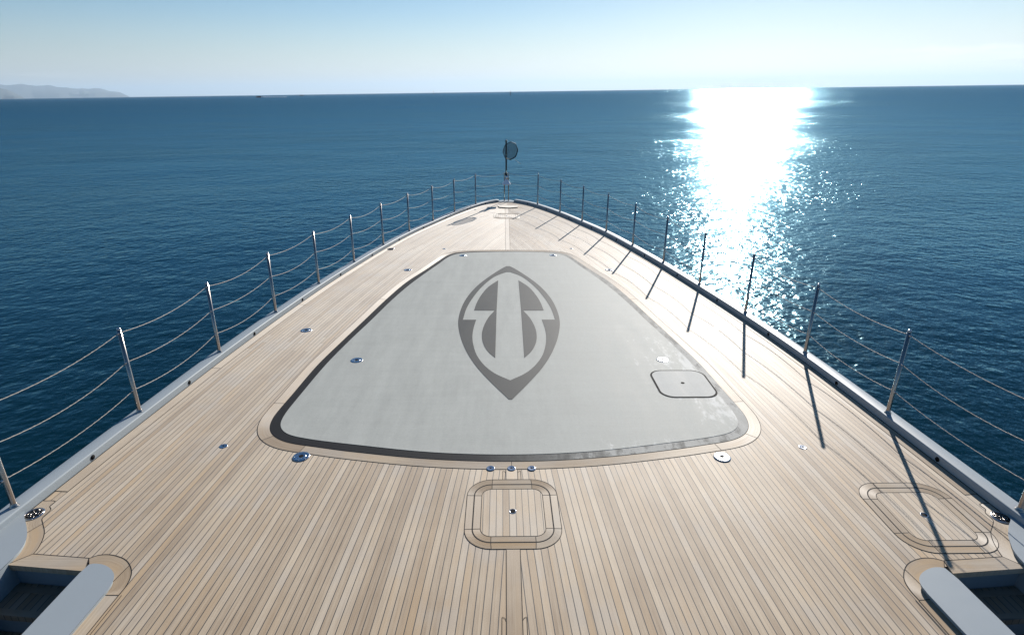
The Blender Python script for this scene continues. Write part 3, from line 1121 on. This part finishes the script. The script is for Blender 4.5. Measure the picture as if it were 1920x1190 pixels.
def make_stanchion(x, y, label, group):
    z = CAPZ
    t = thing('rail_stanchion', label, 'rail post', (x, y, z), group)
    mb = MB()
    mb.tube([(x, y, z), (x, y, z + 0.02), (x, y, z + HP - 0.012)], [0.0225, 0.0215, 0.0205], 16)
    mb.build('post', 'steel', t)
    mb = MB()
    mb.lathe([(0.0212, z + HP - 0.014), (0.0215, z + HP - 0.004), (0.017, z + HP + 0.004), (0.008, z + HP + 0.008), (0.001, z + HP + 0.009)], x, y, 16)
    mb.build('cap', 'chrome', t)
    mb = MB()
    mb.lathe([(0.036, z), (0.036, z + 0.004), (0.028, z + 0.010), (0.0235, z + 0.030), (0.0225, z + 0.032)], x, y, 18)
    mb.build('foot_collar', 'steel', t)
    for lv in LV:
        mb = MB()
        mb.tube([(x, y - 0.034, z + lv), (x, y + 0.034, z + lv)], 0.0105, 8)
        mb.build('eye_sleeve', 'chrome', t)
    return t


ORD = ['first', 'second', 'third', 'fourth', 'fifth', 'sixth', 'seventh', 'eighth', 'ninth', 'tenth', 'eleventh', 'twelfth', 'thirteenth']
base = None
for s, posts, side in ((-1, POST_L, 'left'), (1, POST_R, 'right')):
    for i, (x, y) in enumerate(posts[::-1][:12]):
        lb = 'upright steel rail post, %s from the bow light on the %s bulwark' % (ORD[i], side)
        gr = 'rail posts along the %s bulwark' % side
        if base is None: base = make_stanchion(x, y, lb, gr)
        else: dup(base, (x, y, CAPZ), lb)['group'] = gr

POLE = (0.0, 20.24)
for s, posts, side in ((-1, POST_L, 'left'), (1, POST_R, 'right')):
    for lv, nm in zip(LV, ('top', 'middle', 'bottom')):
        pts = posts[1:] + [(s * 0.075, POLE[1])]
        path = []
        for j, (a, b) in enumerate(zip(pts, pts[1:])):
            sag = (0.070 if s < 0 else 0.055) + 0.012 * math.sin(j * 2.1 + lv * 9)
            za = CAPZ + lv
            zb = CAPZ + lv if j < len(pts) - 2 else 0.085 + lv * 0.95
            for k in range(16):
                t = k / 16
                path.append((a[0] + (b[0] - a[0]) * t, a[1] + (b[1] - a[1]) * t, za + (zb - za) * t - 4 * sag * t * (1 - t)))
        path.append((pts[-1][0], pts[-1][1], 0.085 + lv * 0.95))
        mb = MB()
        mb.tube(path, 0.0035, 6)
        # the lay of the rope: a second strand wound round it
        L, wind = 0.0, []
        dense = []
        for p, q in zip(path, path[1:]):
            for k in range(4):
                dense.append(tuple(Vector(p).lerp(Vector(q), k / 4)))
        for p, q in zip(dense, dense[1:]):
            L += math.dist(p, q)
            d = (Vector(q) - Vector(p)).normalized()
            sx_ = d.cross(Vector((0, 0, 1))).normalized()
            uz = sx_.cross(d)
            a = L * 2 * math.pi / 0.10
            wind.append(Vector(p) + (sx_ * math.cos(a) + uz * math.sin(a)) * 0.0026)
        mb.tube(wind, 0.0030, 5)
        o = mb.build('guard_rope', 'rope', None)
        tag(o, '%s of three sagging guard ropes strung along the %s rail posts' % (nm, side), 'guard rope', 'guard ropes of the %s rail' % side)

# ------------------------------------------------------------------ bow light on twin posts, pole and black ball shape
px, py = POLE
bl = thing('bow_light', 'small white bow lamp on two thin steel posts at the very bow', 'lamp', (px, py, 0.022))
for s in (-1, 1):
    mb = MB()
    mb.tube([(px + s * 0.072, py, 0.022), (px + s * 0.072, py, 0.98), (px + s * 0.070, py, 1.0)], [0.0175, 0.0175, 0.012], 12)
    mb.build('post', 'steel', bl)
mb = MB()
r0, r1 = 0.055, 0.135
prof = [(0.60, r1, 0.20), (0.615, r1 + 0.004, 0.205), (0.70, 0.085, 0.11), (0.76, r0, 0.06), (0.775, r0 - 0.01, 0.05)]
vs = []
for z, hx, hy in prof: vs += [(px - hx, py - hy, z), (px + hx, py - hy, z), (px + hx, py + hy * 0.6, z), (px - hx, py + hy * 0.6, z)]
fs = [(0, 3, 2, 1)]
for i in range(len(prof) - 1):
    for k in range(4): fs.append((i * 4 + k, i * 4 + (k + 1) % 4, i * 4 + 4 + (k + 1) % 4, i * 4 + 4 + k))
fs.append((16, 17, 18, 19))
mb.add(vs, fs)
mb.build('lamp_housing', 'white', bl)
mb = MB()
mb.lathe([(0.05, 0.775), (0.055, 0.79), (0.055, 0.87), (0.04, 0.895), (0.01, 0.90)], px + 0.015, py - 0.02, 16)
mb.build('lens', 'chrome', bl)
pole = thing('signal_pole', 'slim black signal pole rising above the bow lamp', 'pole', (px, py, 0.78))
mb = MB()
mb.tube([(px - 0.005, py, 0.78), (px - 0.008, py, 0.95), (px - 0.012, py, 2.04), (px - 0.012, py, 2.07)], [0.032, 0.028, 0.026, 0.02], 12)
mb.build('mast_tube', 'black', pole)
mb = MB()
mb.lathe([(0.028, 0.90), (0.045, 0.91), (0.045, 0.97), (0.028, 0.98)], px - 0.008, py, 14)
mb.build('clamp', 'black', pole)
mb = MB()
mb.lathe([(0.026, 1.99), (0.031, 2.0), (0.031, 2.03), (0.026, 2.04)], px - 0.012, py, 14)
mb.build('top_band', 'black', pole)
ball = thing('ball_shape', 'black mesh anchor ball disc hung against the black pole at the bow', 'day shape', (px + 0.14, py - 0.05, 1.72))
ring = []
cx, cy, cz = px + 0.13, py - 0.06, 1.715
for k in range(8):
    a = k * math.pi / 4 + 0.42
    ring.append((0.27 * math.cos(a) * 1.0, 0.30 * math.sin(a)))
tilt = math.radians(-22)
ring = [(x * math.cos(tilt) - z * math.sin(tilt), x * math.sin(tilt) + z * math.cos(tilt)) for x, z in ring]
ring = [(a[0] + (b[0] - a[0]) * t, a[1] + (b[1] - a[1]) * t) for a, b in zip(ring, ring[1:] + ring[:1]) for t in (0.06, 0.35, 0.65, 0.94)]
P3 = lambda x, z: (cx + x * 0.94, cy + x * 0.26, cz + z)
mb = MB()
mb.tube([P3(x, z) for x, z in ring + ring[:1]], [0.010 + 0.009 * max(0, (x - z)) / 0.4 for x, z in ring + ring[:1]], 8, False)
mb.build('rim', 'black', ball)
mb = MB()
vs = [P3(0, 0)] + [P3(x, z) for x, z in ring]
for sgn in (1, -1):
    v2 = [tuple(Vector(v) + Vector((0, sgn * 0.07 if i == 0 else 0, 0))) for i, v in enumerate(vs)]
    mb.add(v2, [(0, 1 + k, 1 + (k + 1) % len(ring)) for k in range(len(ring))], None, True)
mb.build('net', 'net', ball)
mb = MB()
e = P3(*ring[len(ring) * 7 // 8 % len(ring)])
mb.tube([P3(0.12, -0.25), (cx + 0.25, cy, cz - 0.36), (cx + 0.36, cy, cz - 0.43)], 0.005, 5)
mb.build('tie_line', 'rope', ball)

# ------------------------------------------------------------------ trim the yacht to the sea
for o in BOAT:
    o.matrix_world = TRIM @ Matrix.Translation(o.location)

# ------------------------------------------------------------------ sea, hills, far craft (world frame)
FAR = []


def world_obj(mb, name, mat, parent=None):
    o = mb.build(name, mat, parent)
    if parent is None: BOAT.remove(o)
    return o


mb = MB()
rad = [0] + [6 * 1.19 ** k for k in range(52)]
na = 96
vs = [(0, 9, SEA)]
for r in rad[1:]: vs += [(r * math.sin(a * 2 * math.pi / na), 9 + r * math.cos(a * 2 * math.pi / na), SEA) for a in range(na)]
fs = [(0, 1 + (k + 1) % na, 1 + k) for k in range(na)]
for i in range(len(rad) - 2):
    for k in range(na):
        a, b = 1 + i * na + k, 1 + i * na + (k + 1) % na
        fs.append((a, b, b + na, a + na))
mb.add(vs, fs)
sea = world_obj(mb, 'water', 'water')
sea['kind'] = 'structure'


def ray(pxx, pyy):
    """azimuth and elevation, in the world, of a direction given in the camera's image"""
    v = TRIM.to_3x3() @ CAM_R @ Vector((pxx - 960, 595 - pyy, -1074.73))
    return math.atan2(v.x, v.y), v.z / math.hypot(v.x, v.y)


def hills(name, crest, dist, depth, seed):
    """a coastal range: crest heights along its length, slopes falling to the sea both ways"""
    rnd = np.random.RandomState(seed)
    pts = [(a, max(0, e) * dist) for a, e in crest]
    az_ = np.linspace(pts[0][0], pts[-1][0], 260)
    h = np.interp(az_, [p[0] for p in pts], [p[1] for p in pts])
    rough = sum(np.interp(np.arange(260), np.linspace(0, 259, n), rnd.randn(n)) * amp for n, amp in ((20, 0.05), (60, 0.035), (130, 0.02)))
    h = h * (1 + rough)
    m = MB()
    vs, nr = [], 9
    spur = [np.interp(np.arange(260), np.linspace(0, 259, 40), rnd.randn(40)) for _ in range(nr)]
    for j in range(nr):
        t = j / (nr - 1) * 2 - 1
        f = (1 - abs(t)) ** 0.8
        for i, a in enumerate(az_):
            d = dist + t * depth + spur[j][i] * depth * 0.10
            hh = h[i] * f * (1 + (0.22 * spur[j][i] if 0 < j < nr - 1 and j != nr // 2 else 0)) if 0 < j < nr - 1 else -80
            vs.append((d * math.sin(a), d * math.cos(a), SEA + min(max(hh, -80), h[i] * 0.99 if j != nr // 2 else h[i])))
    fs = []
    for j in range(nr - 1):
        for i in range(259):
            a = j * 260 + i
            fs.append((a, a + 1, a + 261, a + 260))
    m.add(vs, fs, None, True)
    o = world_obj(m, name, 'land')
    o['kind'] = 'structure'


hills('hills', [(-1.05, 0.030), (-0.86, 0.027)] + [ray(*p) for p in ((0, 158), (20, 159.5), (42, 157.5), (60, 158.5), (100, 161), (135, 164.5), (150, 165.5), (162, 166.5), (178, 165), (190, 167), (205, 171.5), (225, 172.5), (243, 181.5))], 42000, 5000, 3)
hills('hills', [(-1.05, 0.028), (-0.84, 0.023)] + [ray(*p) for p in ((0, 164), (12, 166.5), (26, 173), (36, 178), (46, 184.5))], 27000, 2500, 5)


def at_sea(pxx, dy):
    a, _ = ray(pxx, 175)
    d = (3.3 - SEA) / (dy / 1180.0)
    return Vector((d * math.sin(a), d * math.cos(a), SEA)), a, d


def far_thing(name, label, cat, loc, rz=0.0, group=None):
    o = thing(name, label, cat, loc, group, boat=False)
    FAR.append((o, rz))
    return o


def speedboat(name, label, pxx, dy, L, rz, hullmat, wake):
    loc, a, d = at_sea(pxx, dy)
    t = far_thing(name, label, 'boat', loc, rz - a, 'far craft')
    X, Y, Z = loc
    m = MB()
    n = 9
    vs = []
    for i in range(n):
        u = i / (n - 1)
        x = -L / 2 + L * u
        b = L * 0.13 * (1 - u ** 3)
        zt = L * (0.09 + 0.05 * u)
        vs += [(X + x, Y - b, Z + zt), (X + x, Y - b * 0.7, Z - 0.3), (X + x, Y + b * 0.7, Z - 0.3), (X + x, Y + b, Z + zt)]
    fs = [(0, 1, 2, 3)]
    for i in range(n - 1):
        for k in range(4): fs.append((i * 4 + k, i * 4 + 4 + k, i * 4 + 4 + (k + 1) % 4, i * 4 + (k + 1) % 4))
    m.add(vs, fs)
    m.build('hull', hullmat, t)
    m = MB()
    m.prism([(X - L * 0.25, Y - L * 0.09), (X + L * 0.15, Y - L * 0.09), (X + L * 0.25, Y), (X + L * 0.15, Y + L * 0.09), (X - L * 0.25, Y + L * 0.09)], Z + L * 0.09, Z + L * 0.21, L * 0.03)
    m.build('cabin', 'black', t)
    if wake:
        m = MB()
        for k in range(14):
            u = k / 13
            x = X - L * 0.35 - u * wake
            w = L * (0.10 + 0.12 * u)
            m.lathe([(w * 1.2, Z + 0.02), (w, Z + L * 0.10 * (1 - u) ** 2 + 0.5), (w * 0.4, Z + L * 0.13 * (1 - u) ** 2 + 0.7)], x, Y + (w * (-1) ** k) * 0.6, 9)
        m.build('wake', 'foam', t)
    return t


speedboat('motorboat', 'motorboat throwing a white wake below the left horizon', 485, 4.0, 22, math.pi, 'red', 75)
speedboat('motorboat', 'dark motorboat without wake, right of the one with the wake', 565, 2.4, 25, 0, 'black', 0)
loc, a, d = at_sea(813.5, 3.2)
t = far_thing('marker_buoy', 'dark buoy with a slanted white flag just left of the bow pole horizon', 'buoy', loc)
k = d / 1150
m = MB()
m.lathe([(0.75 * k, SEA - 0.5), (0.9 * k, SEA + 0.5 * k), (0.45 * k, SEA + 2.0 * k), (0.15 * k, SEA + 2.2 * k)], loc.x, loc.y, 12)
m.build('float', 'black', t)
m = MB()
m.tube([(loc.x, loc.y, SEA + 1.5 * k), (loc.x - 0.9 * k, loc.y, SEA + 6.0 * k)], 0.16 * k, 6)
m.build('staff', 'black', t)
m = MB()
m.prism([(loc.x - 2.2 * k, loc.y - 0.1 * k), (loc.x - 0.2 * k, loc.y - 0.1 * k), (loc.x - 0.2 * k, loc.y + 0.1 * k), (loc.x - 2.2 * k, loc.y + 0.1 * k)], SEA + 4.9 * k, SEA + 6.0 * k)
m.build('flag', 'white', t)
loc, a, d = at_sea(957, 6.5)
t = far_thing('spar_buoy', 'tall dark spar buoy on the horizon above the bow pole', 'buoy', loc)
k = d / 1150
m = MB()
m.tube([(loc.x, loc.y, SEA - 1), (loc.x, loc.y, SEA + 4 * k), (loc.x, loc.y, SEA + 7.6 * k)], [0.75 * k, 0.6 * k, 0.35 * k], 10)
m.build('spar', 'black', t)
m = MB()
m.lathe([(0.3 * k, SEA + 3.6 * k), (1.25 * k, SEA + 4.1 * k), (1.25 * k, SEA + 4.9 * k), (0.3 * k, SEA + 5.3 * k)], loc.x, loc.y, 12)
m.build('cage', 'black', t)
for o, rz in FAR:
    o.rotation_euler = (0, 0, rz)

# ------------------------------------------------------------------ air
HAZE = 2.8e-5
mb = MB()
mb.box(-70000, 70000, -20000, 80000, SEA - 1.0 - 4, 1150)
t = NT('sea_air')
t.n.remove(t.b)
pv = t.node('ShaderNodeVolumePrincipled')
pv.inputs['Color'].default_value = (0.58, 0.76, 0.94, 1)
pv.inputs['Density'].default_value = HAZE
pv.inputs['Anisotropy'].default_value = 0.25
t.l.new(pv.outputs[0], t.n['Material Output'].inputs['Volume'])
o = world_obj(mb, 'haze', t.m)
o['kind'] = 'stuff'
o['label'] = 'pale sea haze'
